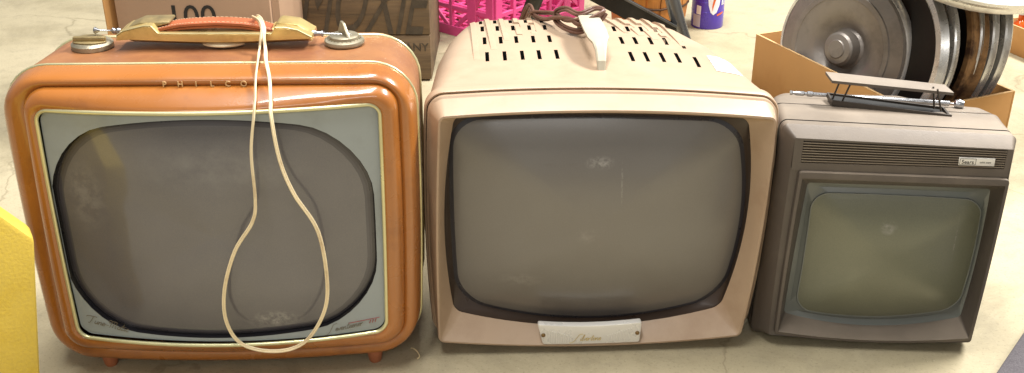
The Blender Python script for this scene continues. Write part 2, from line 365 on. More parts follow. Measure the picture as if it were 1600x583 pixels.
# ------------------------------------------------------------------ floor
me = bpy.data.meshes.new('floor'); s_ = 14
me.from_pydata([(-s_, -s_, 0), (s_, -s_, 0), (s_, s_, 0), (-s_, s_, 0)], [], [(0, 1, 2, 3)]); me.materials.append(floor_mat())
fl = link('floor', me); fl['kind'] = 'structure'

# ------------------------------------------------------------------ orange television
T1 = empty('television', 'orange portable television with grey screen and brass carrying handle', 'television', (-.325, 1.075, 0), R(1.5))
qO = [(-.236, .385), (.218, .385), (.2105, .017), (-.236, .014)]; bO = (.0, .004, .012, .005)
O = ring(qO, .05, bO, .044)
qC = [(-.2035, .3718), (.2005, .3715), (.1935, .0405), (-.2125, .041)]; bC = (.0, .003, .013, .003)
Cr = ring(qC, .026, bC, .014)
qG = [(-.1894, .3505), (.1815, .3541), (.1745, .0615), (-.1925, .0592)]
BW = .018
G = ring(qG, .014, (-.001, .001, .005, .002), 0, BW)
Bk = ring([(-.229, .381), (.2145, .381), (.207, .02), (-.229, .018)], .05, bO, .154)
# cabinet shell
rg = [ring([(-.226, .376), (.211, .376), (.205, .026), (-.226, .024)], .05, (0, 0, 0, 0), .180), ring([(-.227, .377), (.2125, .377), (.205, .024), (-.227, .022)], .05, bO, .157), Bk]
rg = [ring([(-.19, .32), (.18, .32), (.18, .06), (-.19, .06)], .05, (0, 0, 0, 0), .235)] + rg
mb = MB().add(loft(rg, cap0=True)).add(loft([Bk, lerp(Bk, O, .5), lerp(O, O, 0, y=.047)]))
mb.build('cabinet', M['orange_top'], T1)
prof = [(0, .044), (.03, .036), (.09, .027), (.19, .019), (.33, .0135), (.5, .0108), (.68, .0102), (.86, .0108), (1, .0125)]
mb = MB().add(loft([lerp(O, Cr, t, y=y) for t, y in prof]))
prof = [(0, .0125), (.03, .0085), (.10, .004), (.25, -.001), (.45, -.0035), (.7, -.004), (.9, -.002), (1, .001)]
mb.add(loft([[Vector((a.x + (b.x - a.x) * t, y + b.y * t * t, a.z + (b.z - a.z) * t)) for a, b in zip(Cr, G)] for t, y in prof]))
mb.build('face_frame', M['orange'], T1, 50)
one('front_trim', tube(lerp(O, O, 0, y=.046), .0019, 8, True), M['trim'], T1, 60)
one('rear_trim', tube(Bk, .0026, 8, True), M['trim'], T1, 60)
one('screen_trim', tube(lerp(G, G, 0, dy=-.0005), .0024, 8, True), M['trim'], T1, 60)
def bowy(x, z): return -BW * max(0, 1 - (x / .183) ** 2) + .004
Gi = [Vector((p.x * .987 - .0001, p.y + .005, .205 + (p.z - .205) * .984)) for p in G]
qT = [(-.1935, .3135), (.1685, .3160), (.1647, .0838), (-.1950, .0780)]
Tr = ring(qT, .074, (.0275, .0022, .0184, -.0030), 0)
Tr = [Vector((p.x, bowy(p.x, p.z), p.z)) for p in Tr]
Gm = [Vector((p.x, bowy(p.x, p.z), p.z)) for p in Gi]
msk = one('screen_mask', loft([Gi, Gm] + [[Vector((q.x, bowy(q.x, q.z), q.z)) for q in lerp(Gm, Tr, t)] for t in (.33, .66, 1)]), M['mask'], T1, 40)
one('tube_gasket', loft([lerp(Tr, Tr, 0, dy=.0003), lerp(Tr, Tr, 0, dy=.010)]), M['edge1'], T1, 40)
mb = script('Tune-Matic', .0100, .00032, (-.1800, 0, .0772), R(-12), .3, lambda x, z: bowy(x, z) - .0006)
mb.build('script_lettering', M['script'], msk)
mb = script('Seventeener', .0088, .00026, (.107, 0, .0645), R(9), .35, lambda x, z: bowy(x, z) - .0006)
mb.build('script_lettering', M['script'], msk)
mb = MB(); P0 = Vector((.130, 0, .0752)); P1 = Vector((.1665, 0, .0795))
mb.add(tube([(P0.lerp(P1, t).x, bowy(P0.lerp(P1, t).x, 0) - .0006, P0.lerp(P1, t).z) for t in (0, .25, .5, .75, 1)], .0004, 5))
for i in range(3):
    x = .1545 + i * .0032; z = .0725 + i * .0005
    mb.add(tube([(x, bowy(x, z) - .0006, z), (x + .0015, bowy(x, z) - .0006, z + .0045)], .00045, 5))
mb.build('red_numeral_lettering', M['scriptred'], msk)
g0 = [Vector((p.x * 1.004, bowy(p.x, p.z) + .007, .205 + (p.z - .205) * 1.004)) for p in Tr]
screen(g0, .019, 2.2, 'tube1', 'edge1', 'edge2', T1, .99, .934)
mb = MB()
for i, ch in enumerate('PHILCO'):
    mb.add(upright(text_vf(ch, .0088, .0006, offset=.0001), (-.0495 + i * .0170, .0088, .3715)))
mb.build('raised_lettering', M['lettergold'], T1)
for x in (-.172, .155):
    for y in (.026, .14):
        one('foot', lathe([(0, .0), (.0068, 0), (.0078, .002), (.012, .026), (0, .026)], (x, y, 0), n=20), M['foot'], T1)
# knobs on the top
kn = one('round_knob', lathe([(0, .384), (.0235, .384), (.0235, .389), (.020, .3915), (0, .3915)], (-.157, .110, 0), n=40), M['knobgrey'], T1)
half = [(.0175 * cos(R(a)), .0175 * sin(R(a))) for a in range(-8, 189, 12)]
mb = MB().add(prism([(-.157 + x, .104 + y * .9) for x, y in half], .3915, .3965, 'z', .0012))
mb.add(prism([(-.157 + x * 1.12, .103 - y * .55) for x, y in half], .3915, .3935, 'z', .001))
mb.add(prism([(-.1755, .1005), (-.1385, .1005), (-.1385, .1065), (-.1755, .1065)], .392, .3985, 'z', .0015))
mb.build('finger_grip', M['dullbrass'], kn)
kn = one('dial_knob', lathe([(0, .384), (.0225, .384), (.0235, .386), (.0230, .389), (.0195, .3905), (.0175, .3905), (.017, .3935), (.0155, .3945), (0, .3945)], (.1325, .116, 0), n=44), M['knobgrey'], T1)
rz = Matrix.Rotation(R(-62), 3, 'Z')
mb = MB(); v, f = prism([(-.0165, .0), (.0165, .0), (.010, .006), (.002, .0145), (-.006, .0155)], -.0016, .0016, 'y', .0007)
mb.add(([tuple(rz @ Vector(p) + Vector((.1325, .116, .394))) for p in v], f)).build('pointer_fin', M['knobgrey'], kn)
mb = MB()
for k in range(24):
    a = 2 * pi * k / 24; mb.add(box((.1325 + .0188 * cos(a), .116 + .0188 * sin(a), .3908), (.0016, .0005, .0006), rot=Matrix.Rotation(a, 3, 'Z')))
mb.build('dial_ticks', M['script'], kn)
# brass handle bridge
zt = [(-.1235, .4015), (-.115, .4065), (-.0915, .4120), (-.0830, .4119), (-.0762, .4030), (-.0056, .4026), (.0526, .4019), (.0570, .4092), (.0690, .4088), (.0822, .4060), (.0976, .3975)]
zm = [(.0978, .3925), (-.0056, .3925), (-.1245, .3945)]
zb = [(.0955, .3888), (.030, .3862), (-.0056, .3852), (-.040, .3862), (-.1100, .3892)]
br = MB()
def face_ring(y, low): # outline at depth y
    return [Vector((x, y, z)) for x, z in zt] + [Vector((.0980, y, .3930))] + [Vector((x, y + (0 if low == 0 else 0), z + (0.0065 if low else 0))) for x, z in zb] + [Vector((-.1248, y, .3950))]
f0 = face_ring(.098, 1); f1 = face_ring(.112, 0); f2 = face_ring(.138, 0)
fi = [Vector((p.x, .0985, p.z)) for p in f0]
f0b = [Vector((p.x * .995 - .0001, .0968, p.z + (.0006 if i > 10 else -.0012))) for i, p in enumerate(f0)]
br.add(loft([f0b, f0, f1, f2], True, True))
H1 = br.build('handle_bridge', M['brass'], T1, 25)
one('bridge_highlight_line', tube([(x, .0972, z + .0002) for x, z in zt], .0006, 6), M['trim'], H1)  # pale bead standing in for the highlight along the bridge's top edge
for sx in (-1, 1):
    pp = [(-.1200, .404), (-.0995, .4125), (-.0660, .4130), (-.0655, .4100), (-.115, .400)] if sx < 0 else [(.0555, .4090), (.0594, .4112), (.0800, .4085), (.0960, .398), (.094, .394), (.056, .403)]
    one('end_cap', prism(pp, .110, .140, 'y', .0015), M['dullbrass'] if sx < 0 else M['brass'], H1)
# pedestal with cord wraps under the bridge
one('cord_pedestal', lathe([(0, .384), (.012, .384), (.012, .391), (0, .391)], (-.006, .118, 0), n=24), M['dullbrass'], H1)
# strap
spine = smooth_path([(-.0885, .117, .4010), (-.0800, .117, .4040), (-.0600, .117, .4085), (-.0403, .117, .4105), (-.0108, .117, .4115), (.020, .117, .4098), (.0380, .117, .4065), (.0540, .117, .4015)], 6)
def strap_vf(dz, hw, th, sub=None):
    rings = []
    for i, p in enumerate(spine):
        if sub and not sub[0] <= i / (len(spine) - 1) <= sub[1]: continue
        q = [(-hw, -th), (-hw, th * .6), (-hw * .85, th), (hw * .85, th), (hw, th * .6), (hw, -th)]
        rings.append([Vector((p.x, p.y + a, p.z + b + dz)) for a, b in q])
    return loft(rings, True, True)
st = MB().add(strap_vf(0, .0115, .0018)).add(strap_vf(-.0040, .0100, .0014, (.04, .96))).build('leather_strap', M['leather'], T1, 40)
mb = MB()
for i in range(2, len(spine) - 2):
    for k in (-.0095, .0095):
        a, b = spine[i], spine[i + 1]; mb.add(tube([a.lerp(b, .15) + Vector((0, k, .0020)), a.lerp(b, .7) + Vector((0, k, .0020))], .00045, 5))
mb.build('stitching', M['stitch'], st)
for x in (-.0870, .0535):
    th = [(x + .004 * cos(R(a)), .117 + .0125 * 0, .404 + .0045 * sin(R(a))) for a in range(0, 360, 24)]
    one('strap_ring', tube([(x, .117 + .0128 * cos(R(a)), .4035 + .004 * sin(R(a))) for a in range(0, 360, 20)], .0010, 6, True), M['brass'], H1)
# telescopic aerial
one('aerial', lathe([(0, 0), (.0030, 0), (.0042, .0015), (.0016, .006), (.0009, .007), (.0009, .0205), (.003, .021), (.0038, .022), (.003, .0235), (.0026, .026), (.0034, .028), (.0026, .031), (0, .0311)], (-.1545, .115, .4020), (1, 0, -.02), 16), M['chrome'], T1)
one('aerial', lathe([(0, 0), (.0036, 0), (.0036, .006), (.0028, .008), (.0028, .0125), (.0038, .013), (.0038, .0145), (.0026, .0150), (.0012, .0155), (.0010, .050), (0, .0501)], (.0935, .118, .3955), (1, 0, -.04), 16), M['chrome'], T1)
# mains cord: looped over the strap, hanging in front of the screen
cp = [(.028, .120, .4150), (.0385, .104, .4150), (.0430, .092, .4090), (.0428, .083, .4010), (.0418, .075, .3905), (.0467, .040, .3905), (.0485, .010, .3790), (.0499, -.016, .3535), (.0437, -.0240, .3091), (.0436, -.0300, .2553), (.0372, -.0300, .2276), (.0141, -.030, .1915), (-.0032, -.030, .1415), (-.0066, -.028, .0969), (.0078, -.026, .0641), (.0444, -.025, .0530), (.0792, -.026, .0647), (.105, -.028, .1038), (.1138, -.030, .1481), (.1089, -.030, .2146), (.0861, -.030, .2626), (.0738, -.026, .3012), (.0683, -.020, .3501), (.0643, .006, .3790), (.0558, .038, .3905), (.0488, .074, .3905), (.0465, .083, .4010), (.0460, .092, .4090), (.0405, .106, .4165), (.033, .122, .4150), (.030, .134, .403), (.030, .142, .392)]
pth = smooth_path(cp, 7)
pth = [Vector((p.x, p.y - .004 * (1 if p.z < .36 else 0), p.z)) for p in pth]
def twin(path, a=.0013, sep=.0013, up=None):
    mb = MB(); P = path; n = len(P); L1 = []; L2 = []
    for i in range(n):
        t = (P[min(n - 1, i + 1)] - P[max(0, i - 1)]).normalized(); k = .5 + .9 * sin(i * .045)
        side = t.cross(Vector((0, -1, .25))).normalized(); nn = t.cross(side)
        d = (side * cos(k * .8) + nn * sin(k * .8)) * sep
        L1.append(P[i] + d); L2.append(P[i] - d)
    mb.add(tube(L1, a, 7)); mb.add(tube(L2, a, 7)); return mb
twin(pth, .0012, .00105).build('mains_cord', M['cord'], T1, 70)
mb = MB()
for k, rr in enumerate((.0235, .0205, .0175)):
    mb.add(tube([(-.006 + rr * cos(R(a)), .112 + rr * .62 * sin(R(a)), .3873 + .0006 * k) for a in range(0, 360, 12)], .0016, 7, True))
mb.build('cord_coil', M['cord'], T1, 70)

# ------------------------------------------------------------------ beige television
T2 = empty('television', 'beige pink television with slotted sloping top, off-white handle and dark grey screen', 'television', (.10, 1.12, 0), R(2.5))
qL = [(-.1992, .3400), (.2143, .3300), (.2044, .0075), (-.1988, .0095)]; bL = (.009, .009, .004, .006)
def rl(y, inset=0, r=.022, b=bL): return ring(qL, r, b, y, inset=inset)
body = [rl(.046, .0050), rl(.046, .0042), rl(.0372, .0030), rl(.0365, .0012), rl(.039), rl(.052), rl(.056, .0012), rl(.056, .0028),
        ring([(-.195, .335), (.208, .328), (.200, .012), (-.195, .013)], .025, (.009, .006, .004, .005), .085),
        ring([(-.192, .337), (.199, .332), (.192, .013), (-.190, .014)], .032, (.008, .004, .004, .005), .14),
        ring([(-.189, .338), (.185, .335), (.180, .014), (-.186, .014)], .042, (.006, .004, .004, .005), .21),
        ring([(-.182, .338), (.163, .335), (.160, .016), (-.178, .016)], .050, (.004, .002, .002, .002), .28),
        ring([(-.172, .336), (.140, .333), (.142, .02), (-.168, .02)], .052, (.002, .002, 0, 0), .322),
        ring([(-.160, .326), (.13, .322), (.13, .03), (-.155, .03)], .055, (.002, .002, 0, 0), .343),
        ring([(-.125, .28), (.11, .28), (.11, .06), (-.125, .06)], .06, (0, 0, 0, 0), .36)]
def top_z(y):
    ks = [(.056, .340), (.085, .339), (.14, .3415), (.21, .340), (.28, .3365), (.325, .330), (.345, .313)]
    for (a, za), (b, zb_) in zip(ks, ks[1:]):
        if y <= b: return za + (zb_ - za) * (y - a) / (b - a)
    return .31
fine = []
for i_, (a, b) in enumerate(zip(body, body[1:])):
    k_ = 6 if i_ >= 8 else (3 if i_ == 7 else 1)
    for j_ in range(k_): fine.append(lerp(a, b, j_ / k_))
fine.append(body[-1])
def dens(rg):
    out = []
    for p, q in zip(rg, rg[1:] + rg[:1]): out += [p, p.lerp(q, .5)]
    return out
mbb = MB().add(loft([dens(r_) for r_ in fine], cap0=True, cap1=True))
cab = mbb.build('cabinet', M['pink'], T2, 42)
# real slots
rows = [(.1545, .029), (.2180, .025), (.2700, .020), (.3150, .016)]
lx = [[-.1243, -.1024, -.0804, -.0593, -.0372], [-.1263, -.1053, -.0850, -.0628, -.0415], [-.1283, -.1080, -.0870, -.0650, -.0440], [-.1300, -.1105, -.0890, -.0680, -.0460]]
rx = [[.0559, .0746, .0947, .1144, .1360], [.0520, .0700, .0900, .1095, .1300], [.0490, .0675, .0860, .1045, .1230], [.0470, .0650, .0840, .1020, .1180]]
ct = MB(); inner = MB()
for k, (y, ln) in enumerate(rows):
    for x in lx[k] + rx[k]:
        yy = y - (0.012 if x > .12 else 0) * (1 if k < 2 else 0)
        yy += .008 if x < 0 and k < 3 else 0
        yy -= .006 if k < 2 else .004; ct.add(box((x, yy, .336), (.0048, ln * 1.2, .036)))
cut = ct.build('t', M['black'], T2); bpy.context.view_layer.update()
cab.data.materials.append(M['black'])
md = cab.modifiers.new('b', 'BOOLEAN'); md.object = cut; md.operation = 'DIFFERENCE'; md.solver = 'EXACT'
dg = bpy.context.evaluated_depsgraph_get(); nm = bpy.data.meshes.new_from_object(cab.evaluated_get(dg)); nm.set_sharp_from_angle(angle=R(30))
cab.modifiers.clear(); old = cab.data; cab.data = nm; nm.name = 'cabinet'
bpy.data.objects.remove(cut)
# stepped ribs on the top, each following the shell
bpy.context.view_layer.update()
def drop(x, y, lift):
    hit, loc, nrm, _ = cab.ray_cast(Vector((x, y, .6)), Vector((0, 0, -1)))
    return (x, y, (loc.z if hit and loc.z > .30 else .30) + lift)
ribs = [((-.1457, .340), (-.1414, .1465)), ((-.1259, .341), (-.119, .1823)), ((-.1062, .341), (-.1014, .2176)), ((-.0864, .341), (-.0833, .2302)), ((-.0667, .341), (-.064, .2429)),
        ((.0370, .338), (.0600, .2457)), ((.0554, .337), (.078, .2339)), ((.0747, .336), (.094, .2171)), ((.0929, .332), (.1105, .2058)), ((.1102, .325), (.1261, .1946))]
for (xb_, yb_), (xf_, yf_) in ribs:
    rings = []
    for k in range(11):
        t = k / 10; x = xb_ + (xf_ - xb_) * t; y = yb_ + (yf_ - yb_) * t; h = .0034 * (1 - t) ** .6 + .0002
        p0 = drop(x, y, 0); p1 = drop(x + .0088, y, 0)
        rings.append([Vector((x, y, p0[2] - .002)), Vector((x + .0004, y, p0[2] + h)), Vector((x + .0062, y, (p0[2] + p1[2]) / 2 + h * .95)), Vector((x + .0080, y, p1[2] + h * .25)), Vector((x + .0088, y, p1[2] - .002))])
    one('vent_rib', loft(rings, True, True), M['pink'], T2, 25)
# front frame
qR = [(-.1835, .3252), (.2031, .3175), (.1894, .0189), (-.1920, .0206)]; bR = (.0085, .0055, .0105, .003)
Rm = ring(qR, .008, bR, 0)
qN = [(-.1905, .3325), (.2075, .3235), (.1985, .0140), (-.1935, .0160)]; bN = (.009, .008, .006, .006)
qN = [(-.1950, .3360), (.2105, .3262), (.2005, .0115), (-.1955, .0135)]; bN = (.009, .009, .005, .006)
base = ring(qN, .018, bN, .0455); b2 = ring(qN, .018, bN, .031)
step = ring(qN, .018, bN, .029, inset=.0022)
Op = ring([(-.1650, .3170), (.1755, .3080), (.1644, .0513), (-.1714, .0540)], .010, (.005, .0166, .0257, .0122), .022)
def front_inset(i, y): return ring(qR, .008, bR, y, inset=i)
mb = MB().add(loft([base, b2, step, lerp(step, Rm, .55), lerp(Rm, Rm, 0, y=.0025), front_inset(.0008, .0004), front_inset(.0030, 0), front_inset(.0042, .0012), lerp(front_inset(.0042, .0012), Op, .5, dy=-.001), lerp(Op, Op, 0)]))
mb.build('front_frame', M['pink'], T2, 30)
Gl = ring([(-.1710, .3100), (.1685, .3015), (.1675, .0580), (-.1690, .0640)], .034, (.0032, .0181, .0315, .0033), .036)
one('screen_mask', loft([Op, lerp(Op, Op, 0, dy=.003), lerp(Op, Gl, .6, y=.031), lerp(Gl, Gl, 0)]), M['bronze'], T2, 40)
screen([Vector((p.x * 1.003, .0355, .185 + (p.z - .185) * 1.003)) for p in Gl], .031, 2.2, 'tube2', 'edge2', 'edge2', T2, .985, .97)
# nameplate
npq = [(-.0683, .0448), (.0621, .0449), (.0605, .0150), (-.0615, .0148)]
def cur(x): return -.0045 * (1 - ((x + .003) / .066) ** 2)
def plate_ring(y, inset=0.):
    r_ = ring(npq, .003, (-.0038, 0, .001, 0), y, inset=inset, n=10, m=3); return r_
pl = one('nameplate', loft([plate_ring(.008), plate_ring(.0005), plate_ring(-.0006, .0006), plate_ring(-.0008, .002)], True, True), M['plate'], T2, 30)
for i in range(11):
    for s in (-1, 1):
        x = -.003 + s * (.0225 + i * .0030); h = .010 + .010 * i / 10
        one('plate_rib', box((x, -.0009, .0165 + h / 2), (.0011, .0012, h), .0003, 1), M['plate'], pl)
for x, z in ((-.0610, .0290), (.0570, .0290)):
    one('screw', lathe([(0, -.0030), (.0012, -.0030), (.0026, -.0018), (.0028, -.0008), (0, -.0008)], (x, 0, z), (0, 1, 0), 16), M['screw'], pl)
script('Silvertone'.replace('S', 'S'), .0085, .00034, (-.022, -.0014, .0195), R(1), .35).build('script_lettering', M['goldink'], pl)
# price label on the top
lab = MB(); LQ = [(.1535, .1600), (.1820, .1585), (.1865, .1010), (.1555, .1100)]
def zlab(x, y): return .3395 - max(0, x - .150) * .42
n_ = 6; v = []; f = []
for i in range(n_ + 1):
    for j in range(n_ + 1):
        s, t = i / n_, j / n_; a = Vector(LQ[0]).lerp(Vector(LQ[1]), s); b = Vector(LQ[3]).lerp(Vector(LQ[2]), s); p = a.lerp(b, t); v.append((p.x, p.y))
LABV = v
for i in range(n_):
    for j in range(n_): k = i * (n_ + 1) + j; f.append((k, k + 1, k + n_ + 2, k + n_ + 1))
LABF = f
one('price_label', ([drop(x, y, .0006) for x, y in LABV], LABF), M['paper'], T2)
LO = bpy.data.objects[-1] if False else [o for o in T2.children if o.name.startswith('price_label')][0]
mb = MB()
def lp(s, t):
    a = Vector(LQ[0]).lerp(Vector(LQ[1]), s); b = Vector(LQ[3]).lerp(Vector(LQ[2]), s); p = a.lerp(b, t); return drop(p.x, p.y, .0009)
for a, b in (((.06, .08), (.94, .08)), ((.94, .08), (.94, .92)), ((.94, .92), (.06, .92)), ((.06, .92), (.06, .08))):
    mb.add(tube([lp(a[0] + (b[0] - a[0]) * k / 5, a[1] + (b[1] - a[1]) * k / 5) for k in range(6)], .0004, 4))
mb.build('label_border', M['blueink'], LO)
mb = MB()
for a, b in (((.3, .3), (.7, .32)), ((.3, .45), (.6, .47))): mb.add(tube([lp(*a), lp(*b)], .0005, 4))
mb.build('label_writing', M['faded'], LO)
# carrying handle: an off-white strap from a front post back over the top
sec = [((.0125, .101, .3385), .0048, .0026), ((.0127, .106, .350), .0056, .0026), ((.0130, .118, .3605), .0068, .0026), ((.0130, .129, .3660), .0090, .0026), ((.0126, .140, .3682), .0130, .0026), ((.0115, .165, .3695), .0142, .0026), ((.0105, .190, .3700), .0142, .0026), ((.0095, .215, .3695), .0136, .0026), ((.0075, .238, .3670), .0105, .0026), ((.0060, .249, .358), .0085, .0026), ((.0060, .252, .333), .0080, .0026)]
rings = []
for i, (p, hw, th) in enumerate(sec):
    a = Vector(sec[max(0, i - 1)][0]); b = Vector(sec[min(len(sec) - 1, i + 1)][0]); t = (b - a).normalized(); nn = Vector((-1, 0, 0)).cross(t).normalized(); c = Vector(p)
    rings.append([c + Vector((1, 0, 0)) * hw * u + nn * th * v_ for u, v_ in ((-1, -.6), (-1, .5), (-.8, 1), (.8, 1), (1, .5), (1, -.6), (.7, -1), (-.7, -1))])
one('carrying_handle', loft(rings, True, True), M['white'], T2, 20)
# brown cord knotted round the handle
ck = smooth_path([(-.0760, .375, .300), (-0.0616, 0.36, 0.3447), (-0.0543, 0.33, 0.3406), (-0.043, 0.3, 0.3441), (-0.0298, 0.27, 0.3549), (-0.0132, 0.245, 0.3606), (-0.0025, 0.225, 0.3597), (0.0128, 0.215, 0.3712), (0.0287, 0.225, 0.3773), (0.019, 0.235, 0.3779), (-0.0018, 0.235, 0.3704), (-0.0159, 0.265, 0.3686), (-0.0269, 0.285, 0.3592), (-0.0289, 0.28, 0.35), (-0.021, 0.25, 0.3486), (-0.0059, 0.23, 0.3486), (0.0061, 0.225, 0.3526), (0.0238, 0.235, 0.3597), (0.0333, 0.24, 0.3702)], 6)
twin(ck, .0022, .0020).build('mains_cord', M['browncord'], T2, 70)
ck = smooth_path([(-.0640, .362, .31), (-0.06, 0.34, 0.3395), (-0.042, 0.315, 0.3486), (-0.0282, 0.29, 0.3542), (-0.017, 0.25, 0.3573), (0.0032, 0.225, 0.3665), (0.0229, 0.23, 0.369)], 6)
twin(ck, .0020, .0018).build('mains_cord', M['browncord'], T2, 70)
for x in (-.15, .14):
    for y in (.075, .30):
        one('foot', lathe([(0, 0), (.009, 0), (.010, .003), (.010, .022), (0, .022)], (x, y, 0), n=16), M['brownd'], T2)

# ------------------------------------------------------------------ small brown television
T3 = empty('television', 'small brown grey television with louvred brow, folding handle and olive screen', 'television', (.455, 1.128, 0), R(-4))
q3 = [(-.1402, .2997), (.1285, .2922), (.1273, .0111), (-.1401, .0093)]; b3 = (0, .002, .004, .001)
def r3(y, i=0, r=.008): return ring(q3, r, b3, y, inset=i)
qb = [(-.1402, .2985), (.1300, .2910), (.1290, .0085), (-.1480, .0040)]
sh = [ring([(-.11, .23), (.10, .23), (.10, .03), (-.11, .03)], .03, (0, 0, 0, 0), .30),
      ring([(-.127, .255), (.122, .250), (.12, .015), (-.127, .012)], .030, (0, 0, 0, 0), .22),
      ring([(-.137, .2885), (.135, .2790), (.13, .010), (-.138, .008)], .014, (.0, 0, 0, 0), .134),
      ring([(-.1385, .2915), (.139, .2835), (.131, .008), (-.146, .005)], .012, (.0, 0, 0, 0), .1035)]
sh2 = [ring([(-.138, .2925), (.140, .2845), (.132, .008), (-.146, .005)], .012, (.0, 0, 0, 0), .0990),
       ring([(-.1395, .2965), (.1345, .2885), (.1305, .008), (-.149, .004)], .012, (.0, 0, 0, 0), .07),
       ring(qb, .009, (0, 0, 0, 0), .033)]
mb = MB().add(loft(sh, cap0=True)).add(loft(sh2))
mb.build('rear_shell', M['brown'], T3, 35)
mb = MB().add(loft([lerp(sh[3], sh[3], 0), [Vector((p.x * .980, .1030, .15 + (p.z - .15) * .980)) for p in sh[3]], [Vector((p.x * .980, .0995, .15 + (p.z - .15) * .980)) for p in sh2[0]], sh2[0]]))
e0 = sh2[-1]; mb.add(loft([e0, [Vector((p.x * .99, .0325, .15 + (p.z - .15) * .99)) for p in e0], [Vector((p.x * .99, .0300, .15 + (p.z - .15) * .99)) for p in e0]]))
mb.build('seam', M['black'], T3)
qc = [(-.1283, .2894), (.1225, .2822), (.1222, .0150), (-.1307, .0150)]
cr3 = ring(qc, .004, b3, 0)
fr = [ring(qb, .009, (0, 0, 0, 0), .030), ring(qb, .009, (0, 0, 0, 0), .024), r3(.016), r3(.0135, .0015), lerp(cr3, cr3, 0, y=.0015), ring(qc, .004, b3, 0, inset=.0012)]
mb = MB().add(loft(fr))
# face sheet with louvre opening and screen recess built from boxes of quads
X0, X1 = -.1271, .1213
def zt3(x): return .2882 + (x - X0) / (X1 - X0) * (-.0072)
def slab(xa, xb, za, zb, y): # quad strip, z given as functions
    n = 12; v = []; f = []
    for i in range(n + 1):
        x = xa + (xb - xa) * i / n; v += [(x, y, za(x)), (x, y, zb(x))]
    for i in range(n): f.append((2 * i, 2 * i + 2, 2 * i + 3, 2 * i + 1))
    return v, f
lt = lambda x: .2849 + (x + .1182) / .233 * -.0050; lb = lambda x: .2566 + (x + .1182) / .233 * -.0008
bt = lambda x: .2470 - (x + .1166) / .24 * .0015
mb.add(slab(X0, X1, lt, lambda x: zt3(x), 0)); mb.add(slab(X0, X1, bt, lb, 0))
mb.add(slab(X0, -.1170, lb, lt, 0)); mb.add(slab(.1150, X1, lb, lt, 0))
mb.build('front_frame', M['brown'], T3, 28)
# louvre
lv = MB()
v, f = slab(-.1170, .1150, lb, lt, .012); lv.add((v, f), M['black'])
for fn, s in ((lt, 1), (lb, -1)):
    n = 12; v = []; f = []
    for i in range(n + 1):
        x = -.1170 + .232 * i / n; v += [(x, 0, fn(x)), (x, .012, fn(x))]
    for i in range(n): f.append((2 * i, 2 * i + 1, 2 * i + 3, 2 * i + 2))
    lv.add((v, f), M['brown'])
for x in (-.1170, .1150):
    lv.add(([(x, 0, lb(x)), (x, .012, lb(x)), (x, .012, lt(x)), (x, 0, lt(x))], [(0, 1, 2, 3)]), M['brown'])
for k in range(8):
    t = (k + .75) / 8.5; rings = []
    for i in range(7):
        x = -.1168 + .2316 * i / 6; z = lb(x) + (lt(x) - lb(x)) * t
        rings.append([Vector((x, -.0002, z - .0005)), Vector((x, -.0002, z + .0004)), Vector((x, .0085, z + .0004)), Vector((x, .0085, z - .0005))])
    lv.add(loft(rings, True, True), M['rib'])
LV = lv.build('louvre', None, T3, 30)
bd = MB().add(prism([(.0620, .2604), (.1025, .2602), (.1022, .2697), (.0616, .2700)], -.0022, -.0002, 'y', .0003)).build('maker_badge', M['plate'], T3)
mb = MB().add(upright(text_vf('Sears', .0066, .0002), (.0718, -.0024, .2627)))
for a, b in (((.0630, .2615), (.0808, .2615)), ((.0808, .2615), (.0808, .2690)), ((.0808, .2690), (.0630, .2690)), ((.0630, .2690), (.0630, .2615))):
    mb.add(tube([(a[0], -.0023, a[1]), (b[0], -.0023, b[1])], .00025, 4))
mb.add(upright(text_vf('solid state', .0031, .0001), (.0917, -.0023, .2638)))
mb.build('badge_lettering', M['ink'], bd)
# brow and recess
qw = [(-.1175, .2462), (.1228, .2440), (.1195, .0215), (-.1225, .0205)]; bw = (0, .0015, .008, .001)
Bo = ring(qw, .004, bw, -.004); Bi = ring(qw, .004, bw, -.0045, inset=.0035)
Bz = ring(qw, .0045, bw, .003, inset=-.0012)
Mk = ring([(-.0985, .2165), (.1180, .2152), (.1150, .0335), (-.1065, .0300)], .004, (.0, .003, .0165, .001), .032)
Bim = [Vector((p.x, p.y, p.z - (.004 if p.z > .2 else 0))) for p in Bi]
mb = MB().add(loft([Bz, Bo, Bi, Bim, lerp(Bim, Mk, .9), Mk]))
# side and lower strips of the face outside the recess
outer = ring(qc, .004, b3, .0002, inset=.0010); outer = [Vector((p.x, p.y, min(p.z, .2500))) for p in outer]
mb.add(loft([outer, lerp(Bz, Bz, 0, y=.0012)]))
mb.build('screen_recess', M['brown'], T3, 30)
Gl3 = ring([(-.0915, .2035), (.1110, .2005), (.1085, .0478), (-.0940, .0380)], .021, (.0014, .0037, .0127, -.0015), .031)
one('screen_mask', loft([Mk, lerp(Mk, Gl3, .5, y=.0345), Gl3]), M['green'], T3, 40)
rim = screen([Vector((p.x, .0300, p.z)) for p in Gl3], .018, 2.3, 'tube3', 'tube3', 'tube3', T3)
one('screen_rim', tube([Vector((p.x, .0305, p.z)) for p in Gl3], .0011, 6, True), M['green'], rim, 60)
